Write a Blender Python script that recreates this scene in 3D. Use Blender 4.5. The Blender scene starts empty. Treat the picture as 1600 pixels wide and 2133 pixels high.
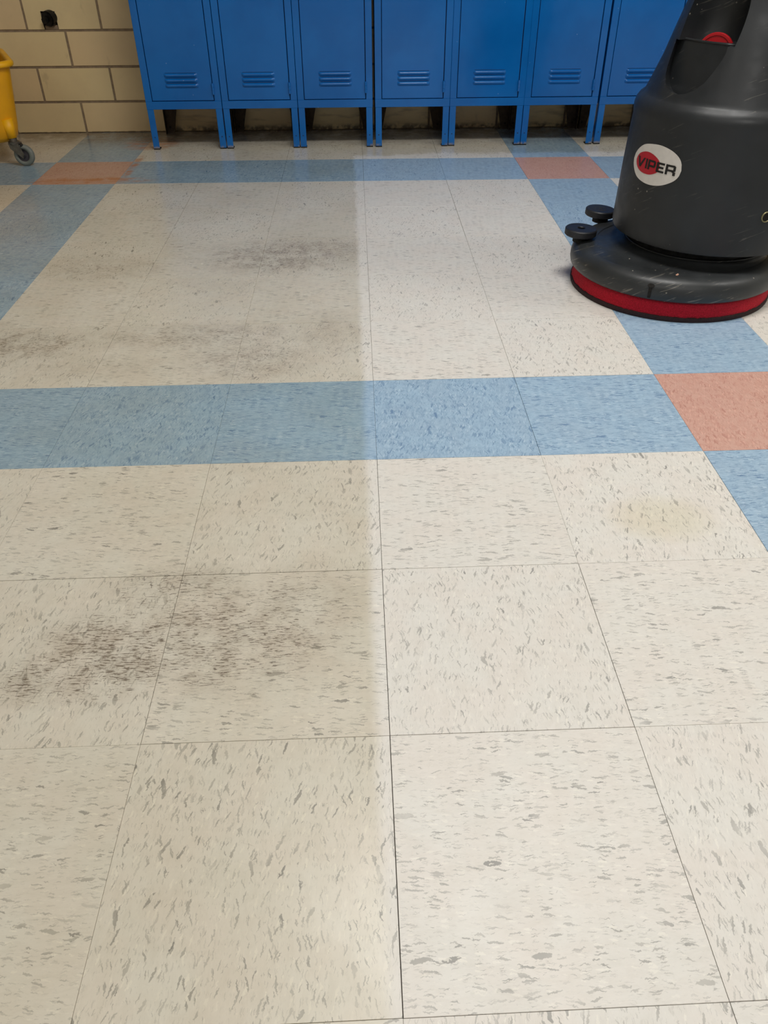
import bpy, bmesh, math, random
from math import pi, sin, cos, radians
from mathutils import Vector, Matrix
random.seed(7)
C = bpy.context.scene.collection
SC = bpy.context.scene
T = 0.3048

# ------------------------------------------------------------ camera, world, lights, exposure
F_PX, YAW, PITCH, ROLL = 1625.48, 0.0302925, 0.66233, -0.0053159
CAM = Vector((-0.0235937, -0.2809824, 0.8084266))
fw = Vector((sin(YAW)*cos(PITCH), cos(YAW)*cos(PITCH), -sin(PITCH)))
rt = Vector((cos(YAW), -sin(YAW), 0)); up = rt.cross(fw)
r2 = rt*cos(ROLL) + up*sin(ROLL); u2 = up*cos(ROLL) - rt*sin(ROLL)
cd = bpy.data.cameras.new('camera'); cam = bpy.data.objects.new('camera', cd); C.objects.link(cam)
cd.sensor_fit = 'HORIZONTAL'; cd.sensor_width = 36.0; cd.lens = F_PX/1600*36.0; cd.clip_start = 0.02
cam.matrix_world = Matrix(((r2.x, u2.x, -fw.x, CAM.x), (r2.y, u2.y, -fw.y, CAM.y), (r2.z, u2.z, -fw.z, CAM.z), (0, 0, 0, 1)))
SC.camera = cam
w = bpy.data.worlds.new('world'); SC.world = w; w.use_nodes = True
w.node_tree.nodes['Background'].inputs[0].default_value = (1, .98, .95, 1)
w.node_tree.nodes['Background'].inputs[1].default_value = 0.15
SC.view_settings.view_transform = 'Standard'; SC.view_settings.look = 'None'
SC.view_settings.gamma = 1; SC.view_settings.use_curve_mapping = False
SC.view_settings.exposure = 0.0
SC.cycles.max_bounces = 5; SC.cycles.diffuse_bounces = 3; SC.cycles.glossy_bounces = 3
SC.cycles.caustics_reflective = False; SC.cycles.caustics_refractive = False
CEIL = 2.7
LIGHTS = [(0.45, 1.20, 38), (0.45, -1.9, 30), (-1.9, -2.0, 16), (2.9, 1.20, 19)]      # x, y, watts of each ceiling troffer

# ------------------------------------------------------------ helpers
def link(o, parent=None):
    C.objects.link(o)
    if parent: o.parent = parent
    return o
def obj(name, bm, m, parent=None, smooth=False):
    me = bpy.data.meshes.new(name); bmesh.ops.recalc_face_normals(bm, faces=bm.faces[:]); bm.to_mesh(me); bm.free()
    if m: me.materials.append(m)
    if smooth:
        for f in me.polygons: f.use_smooth = True
    return link(bpy.data.objects.new(name, me), parent)
def raw(name, verts, faces, m, parent=None, smooth=False):
    me = bpy.data.meshes.new(name); me.from_pydata([tuple(v) for v in verts], [], faces); me.update()
    if m: me.materials.append(m)
    if smooth:
        for f in me.polygons: f.use_smooth = True
    return link(bpy.data.objects.new(name, me), parent)
def thing(name, label, cat, loc=(0, 0, 0), group=None):
    o = bpy.data.objects.new(name, None); C.objects.link(o); o.location = loc
    o['label'] = label; o['category'] = cat
    if group: o['group'] = group
    return o
def tag(o, label, cat, group=None):
    o['label'] = label; o['category'] = cat
    if group: o['group'] = group
    return o
def struct(name, loc=(0, 0, 0)):
    o = bpy.data.objects.new(name, None); C.objects.link(o); o.location = loc; o['kind'] = 'structure'; return o
def bx(bm, x0, x1, y0, y1, z0, z1, bev=0, seg=1):
    g = bmesh.ops.create_cube(bm, size=1)
    bmesh.ops.scale(bm, vec=(x1-x0, y1-y0, z1-z0), verts=g['verts'])
    bmesh.ops.translate(bm, vec=((x0+x1)/2, (y0+y1)/2, (z0+z1)/2), verts=g['verts'])
    if bev:
        es = list({e for v in g['verts'] for e in v.link_edges})
        bmesh.ops.bevel(bm, geom=es, offset=bev, segments=seg, affect='EDGES', profile=.5)
    return bm
def NB(): return bmesh.new()
def cyl(bm, r1, r2, p0, p1, n=32, caps=True):
    p0, p1 = Vector(p0), Vector(p1); d = p1-p0
    M = Matrix.Translation((p0+p1)/2) @ d.to_track_quat('Z', 'Y').to_matrix().to_4x4()
    bmesh.ops.create_cone(bm, cap_ends=caps, segments=n, radius1=r1, radius2=r2, depth=d.length, matrix=M)
    return bm
def lathe(bm, prof, n=64, c=(0, 0, 0), M=None):
    """closed or open profile of (r, z) turned about z"""
    rings = []
    for r, z in prof:
        if r < 1e-6: rings.append([bm.verts.new((c[0], c[1], c[2]+z))])
        else: rings.append([bm.verts.new((c[0]+r*cos(2*pi*i/n), c[1]+r*sin(2*pi*i/n), c[2]+z)) for i in range(n)])
    vs = [v for r_ in rings for v in r_]
    for a, b in zip(rings, rings[1:]):
        for i in range(n):
            j = (i+1) % n
            if len(a) == 1 and len(b) == 1: continue
            if len(a) == 1: bm.faces.new((a[0], b[j], b[i]))
            elif len(b) == 1: bm.faces.new((a[i], a[j], b[0]))
            else: bm.faces.new((a[i], a[j], b[j], b[i]))
    if M is not None: bmesh.ops.transform(bm, matrix=M, verts=vs)
    return bm
def tube(bm, pts, r, n=10):
    pts = [Vector(p) for p in pts]; rings = []
    for i, p in enumerate(pts):
        d = (pts[min(i+1, len(pts)-1)]-pts[max(i-1, 0)]).normalized()
        a = d.orthogonal().normalized() if i == 0 else (rings_a - d*rings_a.dot(d)).normalized()
        rings_a = a; b = d.cross(a)
        rings.append([bm.verts.new(p+a*r*cos(2*pi*k/n)+b*r*sin(2*pi*k/n)) for k in range(n)])
    for A, B in zip(rings, rings[1:]):
        for k in range(n): bm.faces.new((A[k], A[(k+1) % n], B[(k+1) % n], B[k]))
    bm.faces.new(rings[0][::-1]); bm.faces.new(rings[-1])
    return bm

# ------------------------------------------------------------ materials
def lin(c):
    return tuple(((v/255)/12.92 if v/255 <= .04045 else ((v/255+.055)/1.055)**2.4) for v in c)+(1,)
class NT:
    def __init__(s, name):
        s.m = bpy.data.materials.new(name); s.m.use_nodes = True; s.t = s.m.node_tree; s.n = s.t.nodes; s.l = s.t.links
        s.b = s.n['Principled BSDF']
    def node(s, typ, ins=None, **kw):
        x = s.n.new(typ)
        for k, v in kw.items(): setattr(x, k, v)
        for k, v in (ins or {}).items(): s.put(x.inputs[k], v)
        return x
    def put(s, sock, v):
        if isinstance(v, bpy.types.NodeSocket): s.l.new(v, sock)
        else: sock.default_value = v
    def math(s, op, a, b=None, c=None, clamp=False):
        x = s.n.new('ShaderNodeMath'); x.operation = op; x.use_clamp = clamp
        for i, v in enumerate((a, b, c)):
            if v is not None: s.put(x.inputs[i], v)
        return x.outputs[0]
    def vmath(s, op, a, b=None):
        x = s.n.new('ShaderNodeVectorMath'); x.operation = op; s.put(x.inputs[0], a)
        if b is not None: s.put(x.inputs[1], b)
        return x.outputs[0]
    def mix(s, f, a, b, mode='MIX'):
        x = s.n.new('ShaderNodeMix'); x.data_type = 'RGBA'; x.blend_type = mode
        s.put(x.inputs[0], f); s.put(x.inputs[6], a); s.put(x.inputs[7], b); return x.outputs[2]
    def ramp(s, v, a, b, lo=0., hi=1.):
        x = s.n.new('ShaderNodeMapRange'); x.interpolation_type = 'SMOOTHSTEP'
        s.put(x.inputs[0], v); s.put(x.inputs[1], a); s.put(x.inputs[2], b); s.put(x.inputs[3], lo); s.put(x.inputs[4], hi); return x.outputs[0]
    def noise(s, vec, scale, detail=3, rough=.55, dist=0):
        x = s.node('ShaderNodeTexNoise', {'Vector': vec, 'Scale': scale, 'Detail': detail, 'Roughness': rough, 'Distortion': dist}); return x.outputs['Fac']
    def pos(s): return s.node('ShaderNodeNewGeometry').outputs['Position']
    def bump(s, h, strength=.2, dist=.001):
        x = s.node('ShaderNodeBump', {'Height': h, 'Strength': strength, 'Distance': dist}); s.l.new(x.outputs[0], s.b.inputs['Normal'])
    def out(s, col=None, rough=None, metal=None, **kw):
        if col is not None: s.put(s.b.inputs['Base Color'], col)
        if rough is not None: s.put(s.b.inputs['Roughness'], rough)
        if metal is not None: s.put(s.b.inputs['Metallic'], metal)
        for k, v in kw.items(): s.put(s.b.inputs[k.replace('_', ' ')], v)
        return s.m
def simple(name, c, rough=.5, metal=0., var=.12, vs=30, scr=0):
    t = NT(name); p = t.pos(); n = t.noise(p, vs, 4)
    base = lin(c); dk = tuple(v*(1-var) for v in base[:3])+(1,)
    col = t.mix(t.ramp(n, .3, .7), base, dk)
    return t.out(col, t.ramp(t.noise(p, vs*2.3, 3), .3, .7, rough*.9, min(1, rough*1.15)), metal)

def chips(t, vec, ang, sl, ss, th, power, seed):
    """elongated flakes: returns mask and a random value per flake"""
    wv = t.node('ShaderNodeTexNoise', {'Vector': t.vmath('ADD', vec, (seed, seed*1.7, 0)), 'Scale': 120., 'Detail': 2.}).outputs['Color']
    wv = t.vmath('MULTIPLY', t.vmath('SUBTRACT', wv, (.5, .5, .5)), (.006, .006, 0))
    w2 = t.node('ShaderNodeTexNoise', {'Vector': vec, 'Scale': 480., 'Detail': 1.}).outputs['Color']
    w2 = t.vmath('MULTIPLY', t.vmath('SUBTRACT', w2, (.5, .5, .5)), (.0028, .0028, 0))
    v = t.vmath('ADD', t.vmath('ADD', vec, wv), w2)
    m = t.node('ShaderNodeMapping', {'Vector': v, 'Rotation': (0, 0, ang), 'Location': (seed, seed*.37, 0)}, vector_type='POINT').outputs[0]
    m = t.vmath('MULTIPLY', m, (sl, ss, 0))
    vo = t.node('ShaderNodeTexVoronoi', {'Vector': m, 'Scale': 1., 'Randomness': 1.}, voronoi_dimensions='2D')
    sep = t.node('ShaderNodeSeparateColor', {'Color': vo.outputs['Color']})
    rnd = t.math('POWER', sep.outputs[0], power)
    msk = t.math('MULTIPLY', t.math('SUBTRACT', t.math('MULTIPLY', rnd, th), vo.outputs['Distance']), 22., clamp=True)
    return msk, sep.outputs[1]

BLOBS = [  # scuffed grey-brown patches worn into the old finish: x, y, radius x, radius y, strength
    (-.37, .46, .12, .09, 1.15), (-.22, .48, .17, .11, .95), (-.30, .58, .12, .06, .8), (-.12, .54, .10, .10, .7), (-.46, .41, .14, .045, 1.0), (-.20, .52, .10, .06, .45),
    (-.26, 1.98, .24, .15, .95), (-.12, 2.02, .15, .11, .8), (-.85, 1.42, .22, .09, 1.0), (-1.0, 1.54, .12, .05, .9), (-.42, 1.45, .30, .08, .8),
    (-.28, 1.32, .16, .10, .85), (-.75, 1.9, .2, .1, .65), (-.25, .93, .10, .06, .3), (-.6, 1.3, .2, .06, .5), (-.10, 1.45, .10, .14, .6)]

def tile_mat(name, base, dark, mid, light, vert, dens=1., old_side=True, by_wall=True, scuffs=(), stain=False, spill=False):
    t = NT(name); P = t.pos()
    rnd = t.node('ShaderNodeObjectInfo').outputs['Random']
    off = t.math('MULTIPLY', rnd, 31.7)
    offv = t.node('ShaderNodeCombineXYZ', {0: off, 1: t.math('MULTIPLY', rnd, 17.3), 2: 0.}).outputs[0]
    v = t.vmath('ADD', P, offv)
    if vert: v = t.node('ShaderNodeMapping', {'Vector': v, 'Rotation': (0, 0, pi/2)}).outputs[0]
    spread = .29 if vert else .13
    # soft marbling of the body colour
    st = t.vmath('MULTIPLY', v, (1, 3.2 if not vert else 2.0, 1))
    mar = t.noise(st, 38., 5, .62, .8)
    col = t.mix(t.ramp(mar, .38, .72, 0., .45*dens), lin(base), lin(mid))
    fine = t.noise(t.vmath('MULTIPLY', v, (1, 4.5 if not vert else 2.5, 1)), 150., 4, .7, .4)
    col = t.mix(t.ramp(fine, .55, .72, 0., .38*dens), col, lin(light))
    col = t.mix(t.ramp(fine, .42, .30, 0., .16*dens), col, lin(dark))
    hue = t.noise(v, 13., 2, .5)
    col = t.mix(t.ramp(hue, .35, .65, 0., .5), col, t.mix(1., col, lin((255, 249, 247)), 'MULTIPLY'))
    D = dens
    specs = [(spread, 44, 300, .46, 6.5/D, 3.1, .78, 0), (-spread, 52, 360, .46, 6.5/D, 9.7, .74, 0), (spread*.3, 85, 600, .46, 3./D, 21.3, .36, 0),
             (-spread*.5, 34, 120, .42, 20./D, 33.9, .9, 0), (spread*1.6, 36, 200, .42, 13./D, 47.1, .85, 0), (spread*.8, 60, 260, .42, 5./D, 63.3, .6, 1)]
    # flakes fade in and out over each tile so they cluster
    cl = t.ramp(t.noise(v, 22., 2), .3, .65, .45, 1.1)
    for a, sl, ss, th, pw, sd, amt, lt in specs:
        m, r = chips(t, v, a, sl, ss, th, pw, sd)
        tone = lin(light) if lt else t.mix(t.math('MULTIPLY', r, .6), lin(dark), lin(mid))
        col = t.mix(t.math('MULTIPLY', t.math('MULTIPLY', m, amt), cl, clamp=True), col, tone)
    # per tile tint
    col = t.mix(t.math('MULTIPLY', rnd, .10), col, lin(mid))
    # ---- old yellowed finish left of the freshly scrubbed strip, and by the lockers
    X = t.node('ShaderNodeSeparateXYZ', {0: P})
    px, py = X.outputs[0], X.outputs[1]
    wob = t.math('MULTIPLY', t.math('SUBTRACT', t.noise(P, 7., 4, .6), .5), .05)
    left = t.ramp(t.math('ADD', t.math('ADD', px, t.math('MULTIPLY', wob, .35)), t.math('MULTIPLY', py, .007)), -.003, -.024) if old_side else None
    wob2 = t.math('MULTIPLY', t.math('SUBTRACT', t.noise(P, 5., 4, .6), .5), .16)
    back = t.ramp(t.math('ADD', py, wob2), 3.10, 3.16) if by_wall else None
    old = t.math('MAXIMUM', left, back) if old_side and by_wall else (left or back)
    patch = t.noise(P, 3.2, 4, .6)
    film = t.mix(t.ramp(patch, .3, .7), lin((239, 236, 226)), lin((229, 224, 210)))
    if old: col = t.mix(t.math('MULTIPLY', old, .95), col, t.mix(1., col, film, 'MULTIPLY'))
    # yellow-grey stain patch at the right
    if stain:
        dx = t.math('DIVIDE', t.math('SUBTRACT', px, .47), .10); dy = t.math('DIVIDE', t.math('SUBTRACT', py, .72), .07)
        g = t.math('ADD', t.math('MULTIPLY', dx, dx), t.math('MULTIPLY', dy, dy))
        col = t.mix(t.math('MULTIPLY', t.ramp(g, 1.2, 0.), t.ramp(patch, .2, .6, .15, .45)), col, t.mix(1., col, lin((240, 232, 204)), 'MULTIPLY'))
    # ---- scuffs: short dark dashes lying along x inside the patches
    if scuffs:
        tot = None
        for bx_, by_, rx, ry, s in scuffs:
            dx = t.math('DIVIDE', t.math('SUBTRACT', px, bx_), rx); dy = t.math('DIVIDE', t.math('SUBTRACT', py, by_), ry)
            q = t.math('MULTIPLY', t.ramp(t.math('ADD', t.math('MULTIPLY', dx, dx), t.math('MULTIPLY', dy, dy)), 1.6, 0.), s)
            tot = q if tot is None else t.math('MAXIMUM', tot, q)
        sc = t.noise(t.vmath('MULTIPLY', P, (1, 5.2, 1)), 85., 4, .65, .7)
        brk = t.noise(P, 24., 4, .6)
        thr = t.math('SUBTRACT', .70, t.math('MULTIPLY', t.math('MULTIPLY', t.math('POWER', tot, .7), t.ramp(brk, .3, .6, .6, 1.)), .195))
        dash = t.math('MULTIPLY', t.math('MULTIPLY', t.math('SUBTRACT', sc, thr), 13., clamp=True), left)
        col = t.mix(t.math('MULTIPLY', dash, t.ramp(tot, 0., .9, .30, .80)), col, lin((78, 66, 56)))
        col = t.mix(t.math('MULTIPLY', t.math('MULTIPLY', tot, left), t.ramp(brk, .3, .7, .08, .34)), col, lin((134, 116, 92)))
    if old_side:
        # long thin scratches in the old finish
        scr = t.noise(t.vmath('MULTIPLY', t.node('ShaderNodeMapping', {'Vector': P, 'Rotation': (0, 0, .35)}).outputs[0], (1, 26, 1)), 11., 3, .6)
        col = t.mix(t.math('MULTIPLY', t.ramp(scr, .70, .76, 0., .4), left), col, lin((150, 138, 120)))
    # grime along the wall and round the locker feet
    if by_wall:
        gr = t.math('MULTIPLY', t.ramp(t.math('ADD', py, wob2), 3.22, 3.56), t.ramp(t.noise(P, 12., 4, .65), .25, .6, .35, 1.))
        col = t.mix(t.math('MULTIPLY', gr, .80), col, lin((92, 72, 48)))
    # orange-brown spill near the left corner
    if spill:
        n3 = t.noise(t.vmath('MULTIPLY', P, (1, 3.5, 1)), 9., 5, .65, 1.)
        dx = t.math('DIVIDE', t.math('SUBTRACT', px, -1.02), .24); dy = t.math('DIVIDE', t.math('SUBTRACT', py, 2.80), .05)
        g1 = t.ramp(t.math('ADD', t.math('MULTIPLY', dx, dx), t.math('MULTIPLY', dy, dy)), 1.3, .2)
        dx = t.math('DIVIDE', t.math('SUBTRACT', px, -.90), .13); dy = t.math('DIVIDE', t.math('SUBTRACT', py, 3.36), .12)
        g2 = t.ramp(t.math('ADD', t.math('MULTIPLY', dx, dx), t.math('MULTIPLY', dy, dy)), 1.3, .2)
        # thin brown line along the column seam
        dl = t.math('ABSOLUTE', t.math('ADD', t.math('ADD', px, .90), t.math('MULTIPLY', wob2, .12)))
        g3 = t.math('MULTIPLY', t.ramp(dl, .022, .004), t.math('MULTIPLY', t.ramp(py, 2.75, 2.9), t.ramp(py, 3.2, 3.1)))
        sp = t.math('MULTIPLY', t.math('MAXIMUM', t.math('MAXIMUM', g1, t.math('MULTIPLY', g2, .8)), g3), t.ramp(n3, .38, .58))
        col = t.mix(t.math('MULTIPLY', sp, .75), col, lin((176, 98, 34)))
    rough = t.math('ADD', t.ramp(t.noise(P, 16., 3), .3, .7, .17, .25), t.math('MULTIPLY', t.ramp(py, 2.6, .8), .12))
    rough = t.math('ADD', rough, t.math('MULTIPLY', t.math('SUBTRACT', 1., old), .14) if old else .14)
    t.bump(t.noise(P, 260., 3), .06, .0004)
    return t.out(col, rough, IOR=1.48)

CREAM = dict(base=(227, 224, 217), dark=(146, 144, 140), mid=(215, 211, 202), light=(240, 236, 226))
BLUE = dict(base=(165, 192, 213), dark=(98, 130, 166), mid=(144, 172, 198), light=(194, 213, 227), dens=2.)
CORAL = dict(base=(208, 168, 154), dark=(180, 128, 115), mid=(200, 152, 138), light=(228, 184, 168), dens=2.)
TM = {}
PAL = dict(cream=CREAM, blue=BLUE, coral=CORAL)
def tile_material(c, r, kind, par):
    """the same tile recipe everywhere; wear that lies elsewhere in the room is left out of a tile's nodes"""
    old = c < 0; wallside = r >= 9
    x0, x1, y0, y1 = c*T, (c+1)*T, r*T, (r+1)*T
    zone = 0 if r <= 3 else (1 if r <= 8 else 2)
    sc = tuple(b for b in BLOBS if old and zone < 2 and ((b[1] < 1.1) == (zone == 0))) if -4 <= c else ()
    if sc and not any(b[0]-b[2]*1.3 < x1 and b[0]+b[2]*1.3 > x0 and b[1]-b[3]*1.3 < y1 and b[1]+b[3]*1.3 > y0 for b in sc): sc = ()
    stain = c in (1, 2) and r in (1, 2, 3); spill = r >= 8 and c <= -2
    key = (kind, par, old, wallside, bool(sc) and zone, bool(sc), stain, spill)
    if key not in TM:
        TM[key] = tile_mat('%s vinyl tile' % kind, vert=bool(par), old_side=old, by_wall=wallside, scuffs=sc, stain=stain, spill=spill, **PAL[kind])
    return TM[key]

M_sub = simple('dark tile adhesive', (52, 44, 36), .9)
M_white = simple('painted plaster', (205, 200, 188), .8)
M_mortar = simple('grey brown mortar', (158, 136, 110), .9, var=.3, vs=60)
M_pit = simple('black hole lining', (22, 18, 14), .9)
M_iron = simple('blackened iron', (40, 38, 35), .38, .5, var=.4, vs=90)

def block_mat():
    t = NT('glazed tan wall block'); P = t.pos(); rnd = t.node('ShaderNodeObjectInfo').outputs['Random']
    col = t.mix(t.math('MULTIPLY', rnd, .7), lin((236, 212, 160)), lin((230, 198, 154)))
    n = t.noise(P, 6., 4, .6); col = t.mix(t.ramp(n, .35, .7, 0., .4), col, lin((218, 192, 146)))
    sm = t.noise(t.vmath('MULTIPLY', P, (1, 1, .5)), 14., 4, .6)
    col = t.mix(t.ramp(sm, .62, .74, 0., .25), col, lin((150, 124, 92)))
    X = t.node('ShaderNodeSeparateXYZ', {0: P})
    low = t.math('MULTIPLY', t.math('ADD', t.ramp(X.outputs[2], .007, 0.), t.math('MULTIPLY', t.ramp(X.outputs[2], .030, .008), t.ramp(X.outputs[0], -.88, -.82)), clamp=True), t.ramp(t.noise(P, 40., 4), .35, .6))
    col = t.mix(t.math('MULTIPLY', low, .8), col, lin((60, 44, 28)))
    # rust streaks behind the lockers
    rs = t.math('MULTIPLY', t.ramp(X.outputs[0], -.86, -.80), t.ramp(t.noise(t.vmath('MULTIPLY', P, (1, 1, 6)), 7., 4), .5, .7, 0., .4))
    rs = t.math('MULTIPLY', rs, t.ramp(X.outputs[2], .16, .11))
    col = t.mix(rs, col, lin((110, 76, 44)))
    t.bump(t.noise(P, 90., 3), .08, .0006)
    return t.out(col, .32)
M_block = block_mat()

def locker_mat():
    t = NT('glossy blue locker enamel'); P = t.pos()
    n = t.noise(P, 5., 3); col = t.mix(t.ramp(n, .35, .65), lin((0, 94, 170)), lin((4, 102, 180)))
    # little chips and scratches through the paint
    v = t.node('ShaderNodeTexVoronoi', {'Vector': P, 'Scale': 34.}); s = t.node('ShaderNodeSeparateColor', {'Color': v.outputs['Color']})
    ch = t.math('MULTIPLY', t.ramp(v.outputs['Distance'], .075, .05), t.math('GREATER_THAN', s.outputs[0], .93))
    sc = t.noise(t.vmath('MULTIPLY', P, (9, 9, 1)), 14., 3, .6); ar = t.noise(P, 4., 2)
    scr = t.math('MULTIPLY', t.ramp(sc, .735, .76), t.ramp(ar, .52, .62))
    col = t.mix(t.math('MULTIPLY', t.math('MAXIMUM', ch, t.math('MULTIPLY', scr, .6)), .6), col, lin((120, 160, 200)))
    X = t.node('ShaderNodeSeparateXYZ', {0: P})
    ft = t.math('MULTIPLY', t.ramp(X.outputs[2], .016, .004), t.ramp(t.noise(P, 55., 4), .42, .58))
    col = t.mix(t.math('MULTIPLY', ft, .8), col, lin((150, 138, 118)))
    big = t.noise(P, 9., 2, .5)
    t.bump(big, .35, .004)
    return t.out(col, t.ramp(t.noise(P, 3.5, 3), .3, .7, .17, .27), IOR=1.5)
M_lock = locker_mat()
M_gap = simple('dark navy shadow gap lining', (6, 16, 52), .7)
M_rearleg = simple('grimy brown steel', (74, 58, 42), .7, .2, var=.4, vs=50)
M_foot = simple('black rubber foot', (24, 22, 20), .7)

def plastic_mat(name, base, rough, spots=.9, rub=.4):
    t = NT(name); P = t.pos()
    n = t.noise(P, 8., 4); col = t.mix(t.ramp(n, .3, .7), lin(base), lin(tuple(v*1.22 for v in base)))
    v = t.node('ShaderNodeTexVoronoi', {'Vector': P, 'Scale': 75.}); s = t.node('ShaderNodeSeparateColor', {'Color': v.outputs['Color']})
    ar = t.ramp(t.noise(P, 5., 3), .45, .62)
    sp = t.math('MULTIPLY', t.math('MULTIPLY', t.ramp(v.outputs['Distance'], .17, .10), t.math('GREATER_THAN', s.outputs[0], .90)), ar)
    col = t.mix(t.math('MULTIPLY', sp, spots), col, lin((165, 158, 145)))
    mp = t.node('ShaderNodeMapping', {'Vector': P, 'Rotation': (.4, .3, .5)}).outputs[0]
    sc = t.noise(t.vmath('MULTIPLY', mp, (1, 1, 13)), 16., 4, .6, .6); ar2 = t.ramp(t.noise(P, 9., 3), .48, .62)
    scr = t.math('MULTIPLY', t.ramp(sc, .61, .66), ar2)
    col = t.mix(t.math('MULTIPLY', scr, rub), col, lin((110, 106, 98)))
    t.bump(t.math('ADD', t.noise(P, 420., 2), t.math('MULTIPLY', scr, -.5)), .10, .0005)
    return t.out(col, t.ramp(t.noise(P, 20., 3), .3, .7, rough, rough+.14), IOR=1.46)
M_tank = plastic_mat('charcoal moulded plastic', (31, 33, 35), .36)
M_deck = plastic_mat('scratched charcoal deck plastic', (42, 44, 45), .32, .9, 1.)
M_neck = simple('matt black rubber', (8, 8, 8), .85)
M_roller = plastic_mat('worn black rubber', (28, 29, 33), .45, .4, .5)
def pad_mat():
    t = NT('red fibre pad'); P = t.pos(); n = t.noise(P, 350., 4, .7)
    col = t.mix(t.ramp(n, .35, .65), lin((176, 4, 30)), lin((212, 20, 50)))
    t.bump(n, 1., .003); return t.out(col, .9)
M_pad = pad_mat()
M_padblack = simple('maroon black pad backing', (44, 16, 18), .75, var=.5, vs=200)
M_red = simple('red plastic', (190, 18, 30), .35)
M_decal = simple('white sticker vinyl', (214, 208, 200), .4, var=.08, vs=60)
M_decalred = simple('printed red', (178, 22, 40), .4)
M_ink = simple('printed black', (14, 11, 12), .4)
M_brass = simple('tarnished brass ring', (150, 142, 104), .4, .6, var=.3, vs=90)
M_crumb = simple('pale crumb', (226, 176, 150), .8)
M_yellow = simple('yellow bucket plastic', (240, 170, 4), .42, var=.10, vs=12)
M_yellow2 = simple('brighter yellow plastic', (246, 180, 6), .42, var=.06, vs=12)
M_steel = simple('zinc plated steel', (128, 122, 112), .36, .75, var=.35, vs=70)
M_wheel = simple('grey rubber tread', (122, 126, 118), .6, var=.15, vs=40)
M_hub = simple('dark grey wheel hub', (66, 62, 66), .5, var=.3, vs=60)

# ------------------------------------------------------------ room shell
WY = 3.587                                           # face of the block wall behind the lockers
X0, X1, Y0 = -3.6, 3.9, -4.4
def shell(name, b, m):
    o = obj(name, bx(NB(), *b), m); o['kind'] = 'structure'; return o
ceil = shell('ceiling', (X0-.1, X1+.1, Y0-.1, WY+.3, CEIL, CEIL+.1), M_white)
shell('wall_left', (X0-.12, X0, Y0, WY+.2, -.03, CEIL), M_white)
shell('wall_right', (X1, X1+.12, Y0, WY+.2, -.03, CEIL), M_white)
shell('wall_rear', (X0-.12, X1+.12, Y0-.12, Y0, -.03, CEIL), M_white)

# floor: dark bedding, tiles on it
floor = obj('floor', bx(NB(), X0, X1, Y0, WY+.02, -.04, -.0032), M_sub); floor['kind'] = 'structure'
ROW_A = {0: -2, 1: 2.6, 2: 2.5, 3: -1, 4: -4, 5: -9, 6: -10, 7: -8.5, 8: -8.5, 9: 3, 10: 12, 11: 14}
ROW_B = {0: 3, 1: 1.7, 2: 2, 3: 2, 4: 2, 5: 1, 6: 0, 7: 0, 8: 0, 9: -2.5, 10: -2.5, 11: -2.5}
def ypos(r, c):
    if r >= 12: return WY-.0015
    return r*T + (ROW_A.get(r, 0)+ROW_B.get(r, 0)*c)/1000
def tile_kind(c, r):
    bc, br = (c-2) % 6 == 0, (r-3) % 6 == 0
    return 'coral' if bc and br else ('blue' if bc or br else 'cream')
def tile_verts(c, r, jit=True):
    g = lambda: (random.choice((.00012, .0002, .0003, .00045)) if jit else .0003)
    x0, x1 = c*T, (c+1)*T; ax, ay, bxx, by = g(), g(), g(), g()
    q = [(x0+ax, ypos(r, c)+ay), (x1-bxx, ypos(r, c+1)+ay), (x1-bxx, ypos(r+1, c+1)-by), (x0+ax, ypos(r+1, c)-by)]
    cx = sum(a for a, b in q)/4; cy = sum(b for a, b in q)/4
    e = .00025
    top = [(a+(e if a < cx else -e), b+(e if b < cy else -e)) for a, b in q]
    return q, top, cx, cy
FC = [(0, 3, 2, 1), (0, 1, 5, 4), (1, 2, 6, 5), (2, 3, 7, 6), (3, 0, 4, 7), (4, 5, 9, 8), (5, 6, 10, 9), (6, 7, 11, 10), (7, 4, 8, 11), (8, 9, 10, 11)]
for r in range(-1, 12):
    for c in range(-7, 5):
        q, top, cx, cy = tile_verts(c, r); h = random.uniform(-.00012, .00012)
        vs = [(a-cx, b-cy, -.0032) for a, b in q]+[(a-cx, b-cy, -.0003+h) for a, b in q]+[(a-cx, b-cy, h) for a, b in top]
        o = raw('tile', vs, FC, tile_material(c, r, tile_kind(c, r), (c+r) % 2), floor); o.location = (cx, cy, 0)
# the rest of the room's tiles, out of view
for par in (0, 1):
    for kind in ('cream', 'blue', 'coral'):
        vs, fs = [], []
        for r in range(-15, 12):
            for c in range(-12, 13):
                if (-7 <= c < 5 and -1 <= r < 12) or tile_kind(c, r) != kind or (c+r) % 2 != par: continue
                if c*T < X0-.2 or (c+1)*T > X1+.2: continue
                q, top, cx, cy = tile_verts(c, r, False); n0 = len(vs)
                vs += [(min(max(a, X0), X1), b, -.0032) for a, b in q]+[(min(max(a, X0), X1), b, -.0003) for a, b in q]+[(min(max(a, X0), X1), b, 0) for a, b in top]
                fs += [tuple(i+n0 for i in f) for f in FC]
        if vs:
            o = raw('tile', vs, fs, tile_material(0, 0, kind, par), floor); o['kind'] = 'stuff'

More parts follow.
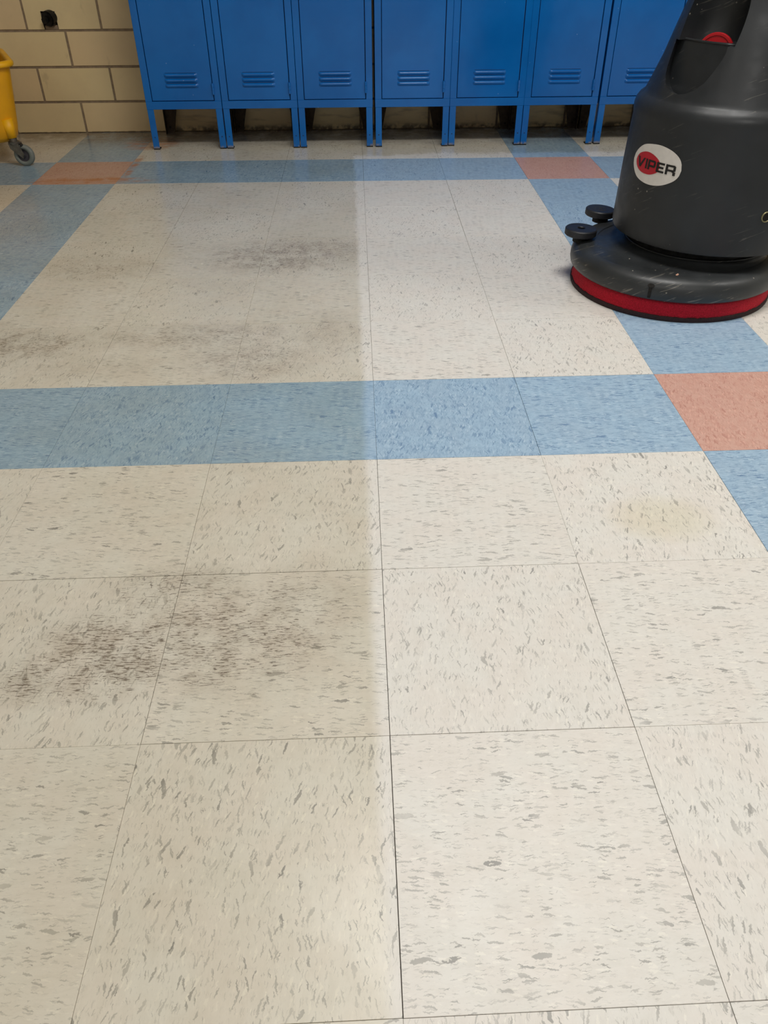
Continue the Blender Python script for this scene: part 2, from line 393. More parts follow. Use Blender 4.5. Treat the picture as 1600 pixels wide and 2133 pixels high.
# block wall with recessed mortar
wall = struct('wall_back')
PW, HJ = .3085, .0092                                # block pitch, joint width
JX = -1.236
Zj = [0.0, .1235, .2585, .3935] + [.3935+.135*k for k in range(1, 18)]
HOLE = (-1.3205, -1.2585, .3965, .4625)
backing = NB()
bx(backing, X0, HOLE[0], WY+.0035, WY+.2, -.03, CEIL); bx(backing, HOLE[1], X1, WY+.0035, WY+.2, -.03, CEIL)
bx(backing, HOLE[0], HOLE[1], WY+.0035, WY+.2, -.03, HOLE[2]); bx(backing, HOLE[0], HOLE[1], WY+.0035, WY+.2, HOLE[3], CEIL)
obj('mortar', backing, M_mortar, wall)
obj('hole_lining', bx(NB(), HOLE[0], HOLE[1], WY+.10, WY+.2, HOLE[2], HOLE[3]), M_pit, wall)
stuff = NB()
for k in range(len(Zj)-1):
    z0, z1 = Zj[k], Zj[k+1]
    sh = 0 if k % 2 == 0 else PW/2
    c0 = int((X0-JX)/PW)-1
    for c in range(c0, c0+27):
        a, b = JX+c*PW+sh, JX+(c+1)*PW+sh
        a, b = max(a, X0), min(b, X1)
        if b-a < .02: continue
        zt = min(z1-HJ/2, CEIL); zb = z0+(HJ/2 if k else .0015)
        if zt-zb < .02: continue
        xa, xb = a+HJ/2, b-HJ/2
        seen = (k == 0 and -2.1 < a < 1.5) or (k <= 4 and -2.1 < a < -.86)
        if not seen:
            bx(stuff, xa, xb, WY, WY+.0034, zb, zt); continue
        if k == 3 and xa < HOLE[0] < xb:             # the block with the notch cut out round the pipe
            bm = NB()
            poly = [(xa, zb), (HOLE[0]+.003, zb), (HOLE[0]+.001, HOLE[2]+.012), (HOLE[0], HOLE[2]+.03), (HOLE[0], HOLE[3]), (HOLE[1]-.003, HOLE[3]-.0005), (HOLE[1], zb), (xb, zb), (xb, zt), (xa, zt)]
            f = [bm.verts.new((x, WY, z)) for x, z in poly]; g = [bm.verts.new((x, WY+.0034, z)) for x, z in poly]
            bm.faces.new(f); bm.faces.new(g[::-1])
            for i in range(len(f)): bm.faces.new((f[i], g[i], g[(i+1) % len(f)], f[(i+1) % len(f)]))
            obj('block', bm, M_block, wall); continue
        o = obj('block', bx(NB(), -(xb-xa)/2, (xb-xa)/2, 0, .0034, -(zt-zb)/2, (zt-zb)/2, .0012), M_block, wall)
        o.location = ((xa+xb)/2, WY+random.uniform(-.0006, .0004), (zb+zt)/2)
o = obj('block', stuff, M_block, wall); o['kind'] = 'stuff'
# wet mortar smear in the bottom of the notch
bm = NB(); bx(bm, HOLE[0]+.004, HOLE[1]-.001, WY+.0045, WY+.03, HOLE[2]-.001, HOLE[2]+.016, .003)
obj('mortar_patch', bm, M_mortar, wall)

# capped pipe stub standing out of the notch
pt = thing('pipe_stub', 'blackened capped pipe stub poking out of a square notch in the block wall', 'pipe', (-1.288, WY, .438))
ax = Vector((-.42, -.85, -.18)).normalized()
obj('pipe', cyl(NB(), .021, .021, Vector((.012, .10, .006)), Vector((0, 0, 0))+ax*.004, 24), M_iron, pt, True)
bm = NB(); cyl(bm, .029, .029, ax*-.016, ax*.010, 28); cyl(bm, .0235, .025, ax*.010, ax*.018, 28)
obj('collar', bm, M_iron, pt)
bm = NB(); cyl(bm, .0135, .0125, ax*.020, ax*.036, 6); obj('plug', bm, M_iron, pt)

# ------------------------------------------------------------ ceiling lights
M_diff = bpy.data.materials.new('lit diffuser'); M_diff.use_nodes = True
_b = M_diff.node_tree.nodes['Principled BSDF']; _b.inputs['Emission Color'].default_value = (1, .96, .9, 1); _b.inputs['Emission Strength'].default_value = 3
M_frame = simple('white enamel', (225, 225, 220), .4)
for i, (lx, ly, wt) in enumerate(LIGHTS):
    t = thing('ceiling_light', 'recessed white ceiling troffer with a lit diffuser, %s' % ('nearest the lockers', 'behind the camera', 'behind the camera at the left', 'on the right side of the room')[i], 'lamp', (lx, ly, CEIL))
    bm = NB()
    for b in ((-.64, .64, -.34, -.30), (-.64, .64, .30, .34), (-.64, -.60, -.30, .30), (.60, .64, -.30, .30)): bx(bm, *b, -.03, 0)
    obj('frame', bm, M_frame, t)
    obj('diffuser', bx(NB(), -.6, .6, -.3, .3, -.012, -.002), M_diff, t)
    L = bpy.data.lights.new('tube light', 'AREA'); L.shape = 'RECTANGLE'; L.size = 1.15; L.size_y = .55; L.energy = wt; L.color = (1, .985, .955)
    lo = link(bpy.data.objects.new('lamp_glow', L)); lo.location = (lx, ly, CEIL-.035)

# ------------------------------------------------------------ lockers
FY, BY = 3.256, 3.562                                # front face, back
LX = [-.872, -.5650, -.2585, .0563, .3620, .6670, .9795, 1.2850]
LW, RZ, DZ, TOPZ = .3046, .1510, .1800, 1.70
LN = ['far left locker, beside the bare block wall', 'second locker from the left', 'third locker from the left, with the dark gap at its right',
      'fourth locker from the left, with the dark gap at its left', 'fifth locker from the left', 'sixth locker from the left, in front of the blue floor tile',
      'seventh locker, partly behind the floor machine', 'eighth locker, hidden behind the floor machine']
def louver_bm(w_, h, d):
    """a hooded slot: flat top edge, front bulging down and out, rounded ends"""
    bm = NB(); n, k = 24, 6; rows = []
    for j in range(k+1):
        v = j/k; row = []
        for i in range(n+1):
            u = i/n; e = min(u, 1-u)*w_/.012; e = min(1, e); e = math.sqrt(max(0, 1-(1-e)**2))
            prof = [0, .62, .95, 1, .82, .42, 0][j]
            row.append(bm.verts.new(((u-.5)*w_, -d*prof*e, -h*v)))
        rows.append(row)
    for a, b in zip(rows, rows[1:]):
        for i in range(n): bm.faces.new((a[i], b[i], b[i+1], a[i+1]))
    return bm
def make_locker():
    t = thing('locker', LN[0], 'locker', (0, 0, 0), 'blue lockers along the wall')
    f = NB(); S = .0262
    bx(f, 0, S, 0, .016, DZ, TOPZ, .0008); bx(f, LW-S, LW, 0, .016, DZ, TOPZ, .0008)
    bx(f, 0, LW, 0, .016, RZ, DZ, .0008); bx(f, 0, LW, 0, .016, TOPZ-.03, TOPZ, .0008)
    obj('door_frame', f, M_lock, t)
    b = NB(); e = .0008
    bx(b, e, .002, .016, BY-FY, RZ, TOPZ); bx(b, LW-.002, LW-e, .016, BY-FY, RZ, TOPZ)
    bx(b, .002, LW-.002, BY-FY-.002, BY-FY, RZ, TOPZ); bx(b, .002, LW-.002, .016, BY-FY, RZ, RZ+.002); bx(b, .002, LW-.002, .016, BY-FY, TOPZ-.002, TOPZ)
    obj('body', b, M_lock, t)
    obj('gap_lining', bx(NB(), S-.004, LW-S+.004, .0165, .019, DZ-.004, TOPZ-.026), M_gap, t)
    d = obj('door', bx(NB(), S+.0026, LW-S-.0030, .0015, .0155, DZ+.0024, TOPZ-.032, .0012, 2), M_lock, t)
    me = None
    for k in range(3):
        l = obj('louver', louver_bm(.131, .0158, .0068), M_lock, d, True) if me is None else link(bpy.data.objects.new('louver', me), d)
        me = l.data; l.location = (.0905+.065, .0016, .2805-k*.0184)
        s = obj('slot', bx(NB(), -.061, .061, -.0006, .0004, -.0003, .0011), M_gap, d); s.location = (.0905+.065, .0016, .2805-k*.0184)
    hy = -.0035
    for z in (.205, .80, 1.40):
        h = NB(); cyl(h, .0050, .0050, (0, 0, 0), (0, 0, .0125), 12); cyl(h, .0050, .0050, (0, 0, .0132), (0, 0, .0255), 12); cyl(h, .0050, .0050, (0, 0, .0262), (0, 0, .0385), 12)
        cyl(h, .0026, .0026, (0, 0, -.0015), (0, 0, .040), 10)
        o = obj('hinge', h, M_lock, t, False); o.location = (LW-S-.0008, hy, z)
    # legs: pressed angle at the front, tapering gusset at the back
    for sgn in (0, 1):
        xa, xb = (0.0012, S+.0002) if sgn == 0 else (LW-S-.0002, LW-.0012)
        g = NB(); bx(g, xa, xb, .0006, .0032, .004, RZ, .0005)
        if sgn == 0: bx(g, xa, xa+.0026, .0032, .028, .004, RZ)
        else: bx(g, xb-.0026, xb, .0032, .028, .004, RZ)
        lg = obj('leg', g, M_lock, t)
        o = obj('rubber_foot', bx(NB(), xa-.0006, xb+.0006, -.001, .030, 0, .0045, .001), M_foot, lg)
        cx = (xa+xb)/2
        o = obj('bolt_hole', cyl(NB(), .0022, .0022, (cx, .0002, .047), (cx, .0012, .047), 12), M_gap, lg)
        pr = [(0, 0), (.028, 0), (.034, .004), (.0375, .012), (.0385, .022), (.047, .06), (.068, RZ), (0, RZ)]
        if sgn: pr = [(LW-.0015-x, z) for x, z in pr][::-1]
        else: pr = [(x+.0015, z) for x, z in pr]
        bm = NB(); A = [bm.verts.new((x, BY-FY-.006, z)) for x, z in pr]; B = [bm.verts.new((x, BY-FY-.003, z)) for x, z in pr]
        bm.faces.new(A); bm.faces.new(B[::-1])
        for i in range(len(A)): bm.faces.new((A[i], B[i], B[(i+1) % len(A)], A[(i+1) % len(A)]))
        s0 = .0015 if sgn == 0 else LW-.0035
        bx(bm, s0, s0+.002, BY-FY-.032, BY-FY-.006, 0, RZ)
        rl = obj('leg', bm, M_rearleg, t); rl['label'] = 'grimy brown rear leg tapering to a rounded foot'
        hx = .018 if sgn == 0 else LW-.018
        obj('bolt_hole', cyl(NB(), .0045, .0045, (hx, BY-FY-.0068, .024), (hx, BY-FY-.0058, .024), 14), M_pit, rl)
    return t
def copy_tree(o, parent=None):
    c = o.copy(); C.objects.link(c)
    if parent: c.parent = parent
    for ch in list(o.children): copy_tree(ch, c)
    return c
lk = make_locker()
for i, x in enumerate(LX):
    o = lk if i == 0 else copy_tree(lk)
    o.location = (x, FY, 0); o['label'] = 'blue steel ' + LN[i]
    if i == 3: o.location.y -= .003

# ------------------------------------------------------------ floor machine
DC = Vector((.800, 1.726, 0)); BC = Vector((.870, 1.740, 0))
fm = thing('floor_scrubber', 'charcoal floor scrubbing machine with a red pad and an oval white sticker', 'floor machine', (BC.x, BC.y, 0))
def loc(o, v): o.location = Vector(v)-fm.location; return o
def at(o): o.location = -Vector((BC.x, BC.y, 0)); return o      # meshes below are written in room coordinates
# pad with slightly ragged lower edge
bm = NB(); n = 220; rings = []
for r_, z_ in ((0.02, .0005), (.2535, .0005), (.2545, .004), (.2545, .010), (.2510, .0125)):
    rings.append([bm.verts.new((DC.x+(r_+random.uniform(-.0004, .0004)*(r_ > .25))*cos(2*pi*i/n), DC.y+r_*sin(2*pi*i/n), z_)) for i in range(n)])
for a, b in zip(rings, rings[1:]):
    for i in range(n): bm.faces.new((a[i], a[(i+1) % n], b[(i+1) % n], b[i]))
pd = at(obj('pad_disc', bm, M_padblack, fm)); pd['label'] = 'thin dark maroon disc under the red pad'
bm = NB(); rings = []
for k, (r_, z_, j) in enumerate(((.2475, .0105, 0), (.2515, .0125, .0011), (.2500, .018, .0006), (.2470, .034, .0004), (.2440, .050, 0), (.20, .052, 0))):
    rings.append([bm.verts.new((DC.x+(r_+random.uniform(-j, j))*cos(2*pi*i/n), DC.y+(r_+random.uniform(-j, j))*sin(2*pi*i/n), z_+random.uniform(-j, j)*.9)) for i in range(n)])
for a, b in zip(rings, rings[1:]):
    for i in range(n): bm.faces.new((a[i], a[(i+1) % n], b[(i+1) % n], b[i]))
at(obj('scrubbing_pad', bm, M_pad, fm, True))
# deck
prof = [(.10, .050), (.2560, .050), (.2605, .0535), (.2625, .062), (.2625, .073), (.2600, .084), (.2530, .0945), (.2420, .1015), (.228, .1045), (.212, .1050), (.20, .1048)]
bm = NB(); lathe(bm, prof, 128, DC)
bmesh.ops.remove_doubles(bm, verts=bm.verts[:], dist=1e-6)
# inner part of the deck top: blend from the deck circle to the ring round the neck
RC = Vector((.853, 1.735, 0)); N = 128; prev = None
levels = [(0., .1048), (.35, .1032), (.7, .1060), (.9, .1120), (.97, .1185), (1., .1190)]
outer = [(DC.x+.20*cos(2*pi*i/N), DC.y+.20*sin(2*pi*i/N)) for i in range(N)]
inner = [(RC.x+.178*cos(2*pi*i/N), RC.y+.178*sin(2*pi*i/N)) for i in range(N)]
R2 = [(RC.x+.174*cos(2*pi*i/N), RC.y+.174*sin(2*pi*i/N)) for i in range(N)]
rows = []
outer2 = [(DC.x+.228*cos(2*pi*i/N), DC.y+.228*sin(2*pi*i/N)) for i in range(N)]
for f, z in [(0., .1046)]+levels[1:]:
    rows.append([bm.verts.new((o_[0]*(1-f)+i_[0]*f, o_[1]*(1-f)+i_[1]*f, z)) for o_, i_ in zip(outer2, inner)])
rows.append([bm.verts.new((x, y, .1190)) for x, y in R2]); rows.append([bm.verts.new((x, y, .100)) for x, y in R2])
for a, b in zip(rows, rows[1:]):
    for i in range(N): bm.faces.new((a[i], a[(i+1) % N], b[(i+1) % N], b[i]))
tube(bm, [(RC.x+.1765*cos(2*pi*i/96), RC.y+.1765*sin(2*pi*i/96), .1195) for i in range(97)], .0028, 8)
deck = at(obj('deck', bm, M_deck, fm, True))
# neck between the deck and the tank
at(obj('neck', lathe(NB(), [(0, .085), (.1735, .085), (.1735, .150), (0, .150)], 96, RC), M_neck, fm, False))
# keyhole notch on the skirt
th = math.atan2(-.245, -.098)
def on_skirt(a, z, r=.2633): return Vector((DC.x+r*cos(a), DC.y+r*sin(a), z))
from math import atan2
def skirt_patch(pts, m, name, parent, eps=.0006):
    vs, fs = [], []
    for a, z in pts:
        r = .2625 if z < .073 else (.2625-(z-.073)/.011*.0025 if z < .084 else .26-(z-.084)/.0105*.007)
        vs.append(on_skirt(a, z, r+eps))
    return at(raw(name, vs, [tuple(range(len(vs)))], m, parent))
a0 = None
def sk_angle(px, py, z):
    d = fw + r2*((px-800)/F_PX) - u2*((py-1066.5)/F_PX); t_ = (z-CAM.z)/d.z
    X = CAM+d*t_; return atan2(X.y-DC.y, X.x-DC.x)
aC = sk_angle(1356, 606, .068)
w_ = .0038/.2625
sz = [.0560, .0595, .0620, .0660, .0700, .0730, .0765, .0800, .0825]
vs = [on_skirt(aC+s_*w_, z, (.2605+(z-.0535)/.0085*.002 if z < .062 else .2625 if z < .073 else .2625-(z-.073)/.011*.0025)+.0011) for z in sz for s_ in (-1, 1)]
at(raw('keyhole_slot', vs, [(2*i, 2*i+1, 2*i+3, 2*i+2) for i in range(len(sz)-1)], M_pit, fm))
cap = [(aC+.0085/.2625*cos(q), .0860+.0042*sin(q)) for q in [2*pi*k/20 for k in range(20)]]
skirt_patch(cap, M_pit, 'keyhole_head', fm, .0022)
# crumb on the deck
o = at(obj('crumb', bmesh_ico if False else cyl(NB(), .0035, .002, (.735, 1.515, .1035), (.737, 1.514, .1075), 7), M_crumb, fm))
# bumper rollers
def roller(cx, cy, z, tilt, hole):
    M = Matrix.Translation((cx, cy, z)) @ Matrix.Rotation(tilt, 4, 'Y')
    if hole: pr = [(.011, 0), (.039, 0), (.0415, .0025), (.0415, .0155), (.039, .018), (.011, .018), (.0095, .0165), (.0095, .0015), (.011, 0)]
    else: pr = [(0, 0), (.039, 0), (.0415, .0025), (.0415, .0155), (.039, .018), (.019, .018), (.0175, .0172), (.015, .0172), (.0135, .018), (.006, .018), (.0045, .017), (0, .017)]
    bm = NB(); lathe(bm, pr, 56, (0, 0, 0), M); bmesh.ops.remove_doubles(bm, verts=bm.verts[:], dist=1e-6)
    o = at(obj('bumper_roller', bm, M_roller, fm, False))
    ax_ = NB(); Mi = M; 
    cyl(ax_, .0215, .0215, M @ Vector((.004, 0, -.017)), M @ Vector((.004, 0, .001)), 24)
    at(obj('roller_mount', ax_, M_neck, fm))
    return o
o = roller(.5635, 1.785, .1135, radians(2), True); o['label'] = 'black rubber roller with an open centre hole'
o = roller(.6560, 1.945, .1135, radians(3), False); o['label'] = 'black rubber roller with a scuffed solid top'
# tank: turned body with shoulder, then a tapering upper body, with a hand recess cut out
tp = [(0, .1450), (.190, .1450), (.2255, .1450), (.2300, .1475), (.2312, .154), (.2305, .20), (.2290, .30), (.2262, .38), (.2248, .405), (.2262, .416), (.2262, .428), (.2235, .438), (.2180, .4465), (.2110, .4520), (.2070, .4560), (.2035, .4640),
      (.1965, .482), (.1790, .530), (.1670, .574), (.1555, .613), (.1490, .634), (.1370, .690), (.1270, .760), (.1180, .830), (.1080, .860), (.0900, .878), (.05, .888), (0, .890)]
bm = NB(); lathe(bm, tp, 128, BC); bmesh.ops.recalc_face_normals(bm, faces=bm.faces[:])
tank = obj('tank', bm, M_tank, None, True)
RA = radians(-147.5)
def ell(cx, cz, rr, a, b, h, tilt, zcut, top, rin=None):
    """ellipsoid cutter, clipped above/below zcut and, when rin is given, kept outside a vertical cylinder"""
    bm = NB(); bmesh.ops.create_uvsphere(bm, u_segments=64, v_segments=40, radius=1)
    M = Matrix.Translation((BC.x+rr*cos(RA), BC.y+rr*sin(RA), cz)) @ Matrix.Rotation(RA, 4, 'Z') @ Matrix.Rotation(tilt, 4, 'Y') @ Matrix.Diagonal((a, b, h, 1))
    bmesh.ops.transform(bm, matrix=M, verts=bm.verts[:])
    g = bm.verts[:]+bm.edges[:]+bm.faces[:]
    r = bmesh.ops.bisect_plane(bm, geom=g, plane_co=(0, 0, zcut), plane_no=(0, 0, 1 if top else -1), clear_inner=True)
    es = [e for e in bm.edges if e.is_boundary]; bmesh.ops.holes_fill(bm, edges=es, sides=0)
    return obj('cutter', bm, None)
ZS = .5655
cutA = ell(0, .60, .165, .100, .0755, .150, radians(-20), ZS, True)
# lower part of the recess: a U-shaped opening pushed straight in as far as a gently curved upright wall
du, dv = Vector((cos(RA), sin(RA), 0)), Vector((-sin(RA), cos(RA), 0))
UP = [(-.0755, ZS+.0003), (-.0765, .545), (-.0750, .522), (-.0700, .505), (-.0600, .4895), (-.0420, .4785), (-.0180, .4740), (.006, .478), (.026, .489), (.043, .505), (.055, .528), (.063, .550), (.0665, ZS+.0003)]
def wall_d(v, z=ZS): return -.1565+math.sqrt(.30**2-v*v)+(ZS-z)*.20
bm = NB(); NV = 30
def uz(v):                                            # lower outline of the U at v
    for (a_, b_), (c_, d_) in zip(UP[1:], UP[2:-1]+[UP[-1]]):
        if a_ <= v <= c_: return b_+(d_-b_)*(v-a_)/(c_-a_)
    return ZS
P3 = lambda d, v, z: Vector((BC.x, BC.y, z))+du*d+dv*v
inn, out_, inb, outb = [], [], [], []
vs_ = [-.0764+(.0664+.0764)*.5*(1-cos(pi*i/NV)) for i in range(NV+1)]
for v in vs_:
    z = min(uz(v)-.008, ZS-.0004); vi = v-.014; vo = v+.045
    inn.append(bm.verts.new(P3(wall_d(vi), vi, ZS+.0003))); inb.append(bm.verts.new(P3(wall_d(vi, z), vi, z-.006)))
    out_.append(bm.verts.new(P3(.30, vo, ZS+.0003))); outb.append(bm.verts.new(P3(.30, vo, min(z+.026, ZS-.0002))))
for i in range(NV):
    for A_, B_ in ((inn, inb), (inb, outb), (outb, out_), (out_, inn)): bm.faces.new((A_[i], A_[i+1], B_[i+1], B_[i]))
bm.faces.new((inn[0], inb[0], outb[0], out_[0])); bm.faces.new((inn[-1], out_[-1], outb[-1], inb[-1]))
cutB = obj('cutter', bm, None)
def boolean(a, b, op='DIFFERENCE'):
    m = a.modifiers.new('b', 'BOOLEAN'); m.object = b; m.operation = op; m.solver = 'EXACT'
    bpy.context.view_layer.update()
    me = bpy.data.meshes.new_from_object(a.evaluated_get(bpy.context.evaluated_depsgraph_get()))
    a.modifiers.clear(); a.data = me
boolean(tank, cutA); boolean(tank, cutB)
for c_ in (cutA, cutB): bpy.data.objects.remove(c_)
me = tank.data
while len(me.materials) > 1: me.materials.pop()
if not me.materials: me.materials.append(M_tank)
for p_ in me.polygons: p_.use_smooth = True; p_.material_index = 0
try: me.set_sharp_from_angle(angle=radians(38))
except Exception: pass
tank.parent = fm; at(tank)
# shelf lip and red knob in the recess
bm = NB()
tube(bm, [Vector((BC.x, BC.y, ZS+.0012))+du*(wall_d(q)-.0012)+dv*q for q in (-.084, -.0725, -.055, -.035, -.015, 0, .02, .04, .0625)], .0026, 12)
at(obj('shelf_lip', bm, M_tank, fm, True))
kd = Vector((cos(radians(-130)), sin(radians(-130)), .10)).normalized(); kc = Vector((BC.x, BC.y, ZS-.023))+du*.112-dv*.003
bm = NB(); M = Matrix.Translation(kc) @ kd.to_track_quat('Z', 'Y').to_matrix().to_4x4()
lathe(bm, [(0, -.005), (.038, -.005), (.041, -.003), (.041, .003), (.0395, .005), (.035, .005), (.034, .0035), (0, .0035)], 64, (0, 0, 0), M)
at(obj('knob', bm, M_red, fm, False))
# cable grommet at the right side
ga = radians(-80.0); gc = Vector((BC.x+.2305*cos(ga), BC.y+.2305*sin(ga), .2385)); gd = Vector((cos(ga), sin(ga), 0))
M = Matrix.Translation(gc) @ gd.to_track_quat('Z', 'Y').to_matrix().to_4x4()
at(obj('grommet', lathe(NB(), [(.0095, -.002), (.0098, .0015), (.0108, .0022), (.0120, .0015), (.0122, -.002)], 32, (0, 0, 0), M), M_brass, fm, True))
at(obj('grommet_hole', lathe(NB(), [(0, -.001), (.0095, -.001), (.0095, .0004), (0, .0004)], 24, (0, 0, 0), M), M_pit, fm))

# ---- sticker, laid on the curve of the tank: (arc length, height)
RT = .2305
def tank_r(z):
    zs = [q[1] for q in tp[4:10]]; rs = [q[0] for q in tp[4:10]]
    for i in range(len(zs)-1):
        if zs[i] <= z <= zs[i+1]: return rs[i]+(rs[i+1]-rs[i])*(z-zs[i])/(zs[i+1]-zs[i])
    return rs[0]
def wrap(s, z, e): a = s/.231; r = tank_r(z)+e; return (BC.x+r*cos(a), BC.y+r*sin(a), z)
def smooth_closed(pts, n=5):
    out = []; L = len(pts)
    for i in range(L):
        p0, p1, p2, p3 = pts[i-1], pts[i], pts[(i+1) % L], pts[(i+2) % L]
        for k in range(n):
            t = k/n
            out.append(tuple(.5*((2*b)+(-a+c)*t+(2*a-5*b+4*c-d)*t*t+(-a+3*b-3*c+d)*t**3) for a, b, c, d in zip(p0, p1, p2, p3)))
    return out
def convex_strip(poly, e, cols, vs, fs, rows_=6):
    s0 = min(p[0] for p in poly); s1 = max(p[0] for p in poly); prev = None
    for i in range(cols+1):
        s = s0+(s1-s0)*(i/cols); s = min(max(s, s0+1e-7), s1-1e-7); zs = []
        for (a, b), (c, d) in zip(poly, poly[1:]+poly[:1]):
            if (a-s)*(c-s) <= 0 and a != c: zs.append(b+(d-b)*(s-a)/(c-a))
        lo, hi = min(zs), max(zs); cur = []
        for j in range(rows_+1): vs.append(wrap(s, lo+(hi-lo)*j/rows_, e)); cur.append(len(vs)-1)
        if prev:
            for j in range(rows_): fs.append((prev[j], cur[j], cur[j+1], prev[j+1]))
        prev = cur
EGG = [(-.6467, .3632), (-.6675, .3539), (-.6846, .3372), (-.6888, .3190), (-.6793, .3019), (-.6613, .2878), (-.6341, .2811), (-.6066, .2805), (-.5812, .2851), (-.5593, .2946), (-.5449, .3052), (-.5373, .3192), (-.5378, .3346), (-.5456, .3487), (-.5616, .3594), (-.5834, .3660), (-.6100, .3682)]
REDP = [(-.648, .3463), (-.6676, .338), (-.6759, .3241), (-.6673, .3099), (-.6493, .302), (-.6241, .3008), (-.6065, .3057), (-.5950, .3132), (-.5930, .3240), (-.5967, .3345), (-.6098, .3426), (-.6288, .3475)]
vs, fs = [], []; convex_strip(smooth_closed(EGG), .0007, 60, vs, fs); dec = at(raw('sticker', vs, fs, M_decal, fm, True))
vs, fs = [], []; convex_strip(smooth_closed(REDP), .0011, 40, vs, fs); o = raw('sticker_oval', vs, fs, M_decalred, dec, True); o['label'] = 'red oval printed on the sticker'
vs, fs = [], []; zb, zt = .3120, .3335; H = zt-zb
def rect(s0, s1, a, b): convex_strip([(s0, zb+H*a), (s1, zb+H*a), (s1, zb+H*b), (s0, zb+H*b)], .0015, 6, vs, fs, 2)
def quad(*q): convex_strip([(s, zb+H*z) for s, z in q], .0015, 8, vs, fs, 2)
k = .0062
quad((-.6685, 1), (-.6620, 1), (-.6535, 0), (-.6600, 0)); quad((-.6600, 0), (-.6535, 0), (-.6395, 1), (-.6460, 1))          # V
rect(-.6375, -.6315, 0, 1)                                                                                                     # I
rect(-.6290, -.6228, 0, 1); rect(-.6228, -.6070, .80, 1); rect(-.6228, -.6070, .30, .50); quad((-.6110, .34), (-.6050, .40), (-.6050, .90), (-.6110, .96))  # P
rect(-.6020, -.5958, 0, 1); rect(-.5958, -.5795, .80, 1); rect(-.5958, -.5815, .40, .60); rect(-.5958, -.5795, 0, .20)          # E
rect(-.5760, -.5698, 0, 1); rect(-.5698, -.5525, .80, 1); rect(-.5698, -.5525, .34, .54); quad((-.5560, .40), (-.5500, .44), (-.5500, .92), (-.5560, .97)); quad((-.5600, .34), (-.5545, .42), (-.5485, .30), (-.5555, .24)); rect(-.5560, -.5495, 0, .32)   # R
o = raw('lettering', vs, fs, M_ink, dec, True); o['label'] = 'black VIPER lettering'

# ------------------------------------------------------------ yellow mop bucket at the left edge
BX, BYc = -1.529, 3.135
mb = thing('mop_bucket', 'yellow plastic mop bucket on grey castors at the left edge', 'bucket', (BX, BYc, 0)); mb.rotation_euler.z = radians(25)
def rrect(hx, hy, r, z, n=7):
    out = []
    for cx, cy, a0 in ((hx-r, hy-r, 0), (-(hx-r), hy-r, 90), (-(hx-r), -(hy-r), 180), (hx-r, -(hy-r), 270)):
        for k in range(n+1):
            a = radians(a0+90*k/n); out.append((cx+r*cos(a), cy+r*sin(a), z))
    return out
def loft(bm, loops, cap0=True, cap1=False):
    R_ = [[bm.verts.new(p) for p in l] for l in loops]
    for a, b in zip(R_, R_[1:]):
        for i in range(len(a)): bm.faces.new((a[i], a[(i+1) % len(a)], b[(i+1) % len(a)], b[i]))
    if cap0: bm.faces.new(R_[0][::-1])
    if cap1: bm.faces.new(R_[-1])
    return bm
HX, HY = .176, .200
bm = loft(NB(), [rrect(HX*.55, HY*.62, .05, .078), rrect(HX*.72, HY*.76, .05, .084), rrect(HX*.82, HY*.85, .05, .102), rrect(HX*.86, HY*.88, .05, .135), rrect(HX, HY, .055, .341), rrect(HX-.004, HY-.004, .052, .341), rrect(HX*.86-.004, HY*.88-.004, .048, .14), rrect(HX*.6, HY*.7, .04, .09)], True, True)
obj('tub', bm, M_yellow, mb, True).data.set_sharp_from_angle(angle=radians(50))
bm = loft(NB(), [rrect(HX-.002, HY-.002, .054, .340), rrect(HX+.012, HY+.012, .066, .339), rrect(HX+.016, HY+.016, .070, .344), rrect(HX+.016, HY+.016, .070, .352), rrect(HX+.010, HY+.010, .066, .359), rrect(HX-.001, HY-.001, .054, .360), rrect(HX-.006, HY-.006, .050, .356), rrect(HX-.006, HY-.006, .050, .341)], False)
obj('rim', bm, M_yellow2, mb, True)
bm = NB(); tube(bm, [(-.15, -.10, .380), (-.15, -.10, .40), (-.03, -.10, .43), (.02, -.10, .425), (.034, -.10, .37), (.034, -.10, .342)], .008)
bx(bm, -.165, .05, -.13, .10, .28, .346, .01)
o = obj('wringer', bm, M_neck, mb); o['label'] = 'black wringer sitting in the tub'
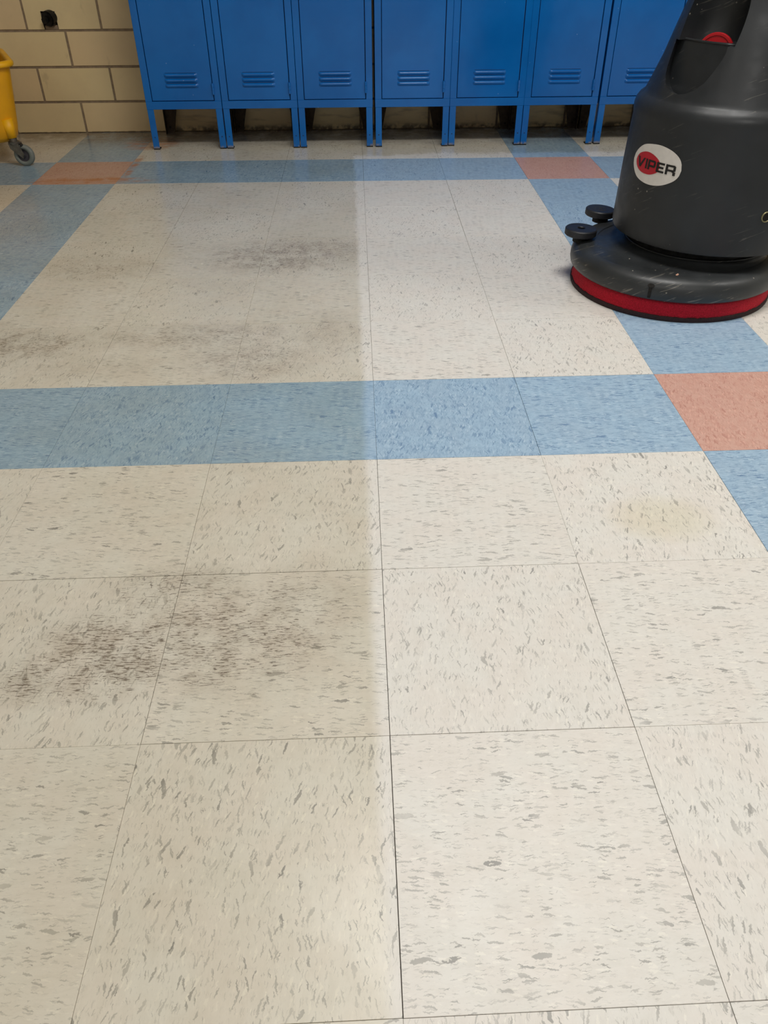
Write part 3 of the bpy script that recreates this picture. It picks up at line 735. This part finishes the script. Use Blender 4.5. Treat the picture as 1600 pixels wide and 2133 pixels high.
def caster(cx, cy, ang):
    hs = obj('caster_socket', cyl(NB(), .0165, .024, (cx, cy, .100), (cx-(.006 if cx > 0 else -.006), cy-(.006 if cy > 0 else -.006), .165), 24), M_yellow2, mb, True)
    nd = Vector((sin(ang), -cos(ang), 0)); sd = Vector((cos(ang), sin(ang), 0))       # wheel face normal, trailing direction
    tr = .028; wc = Vector((cx, cy, .0385))+sd*tr
    fk = NB(); cyl(fk, .014, .014, (cx, cy, .086), (cx, cy, .101), 20); cyl(fk, .020, .021, (cx, cy, .079), (cx, cy, .088), 24)
    for s in (-1, 1):
        a = nd*s*.0145; top = Vector((cx, cy, .082))
        v = [top+a-sd*.017, top+a+sd*.020, top+a+sd*.026-Vector((0, 0, .012)), wc+a+sd*.008+Vector((0, 0, .004)), wc+a-Vector((0, 0, .009)), wc+a-sd*.010-Vector((0, 0, .001)), top+a-sd*.013-Vector((0, 0, .018))]
        F_ = [fk.verts.new(p) for p in v]; G_ = [fk.verts.new(p+nd*s*.0022) for p in v]
        fk.faces.new(F_); fk.faces.new(G_[::-1])
        for i in range(len(v)): fk.faces.new((F_[i], G_[i], G_[(i+1) % len(v)], F_[(i+1) % len(v)]))
    q = [Vector((cx, cy, .0835))+nd*a_*.0160+sd*b_ for a_, b_ in ((-1, -.017), (1, -.017), (1, .022), (-1, .022))]
    A = [fk.verts.new(p) for p in q]; B = [fk.verts.new(p-Vector((0, 0, .004))) for p in q]
    fk.faces.new(A); fk.faces.new(B[::-1])
    for i in range(4): fk.faces.new((A[i], B[i], B[(i+1) % 4], A[(i+1) % 4]))
    cyl(fk, .0045, .0045, wc-nd*.020, wc+nd*.020, 12)
    f = obj('caster_fork', fk, M_steel, mb)
    M = Matrix.Translation(wc) @ nd.to_track_quat('Z', 'Y').to_matrix().to_4x4()
    wh = obj('wheel', lathe(NB(), [(.0225, -.0095), (.031, -.0105), (.0365, -.009), (.0385, -.005), (.0385, .005), (.0365, .009), (.031, .0105), (.0225, .0095), (.0225, -.0095)], 48, (0, 0, 0), M), M_wheel, mb, True)
    obj('hub', lathe(NB(), [(0, -.010), (.008, -.010), (.009, -.006), (.018, -.005), (.0215, -.008), (.0225, -.008), (.0225, .008), (.0215, .008), (.018, .005), (.009, .006), (.008, .010), (0, .010)], 40, (0, 0, 0), M), M_hub, wh)
    tab = Vector((cx, cy, .076))+sd*.026
    obj('brake_tab', bx(NB(), tab.x-.006, tab.x+.006, tab.y-.012, tab.y+.012, tab.z-.006, tab.z+.003, .002), M_foot, mb)
caster(.118, -.169, radians(-29)); caster(-.125, -.165, radians(-60)); caster(-.03, .14, radians(-50)); caster(-.11, .14, radians(40))
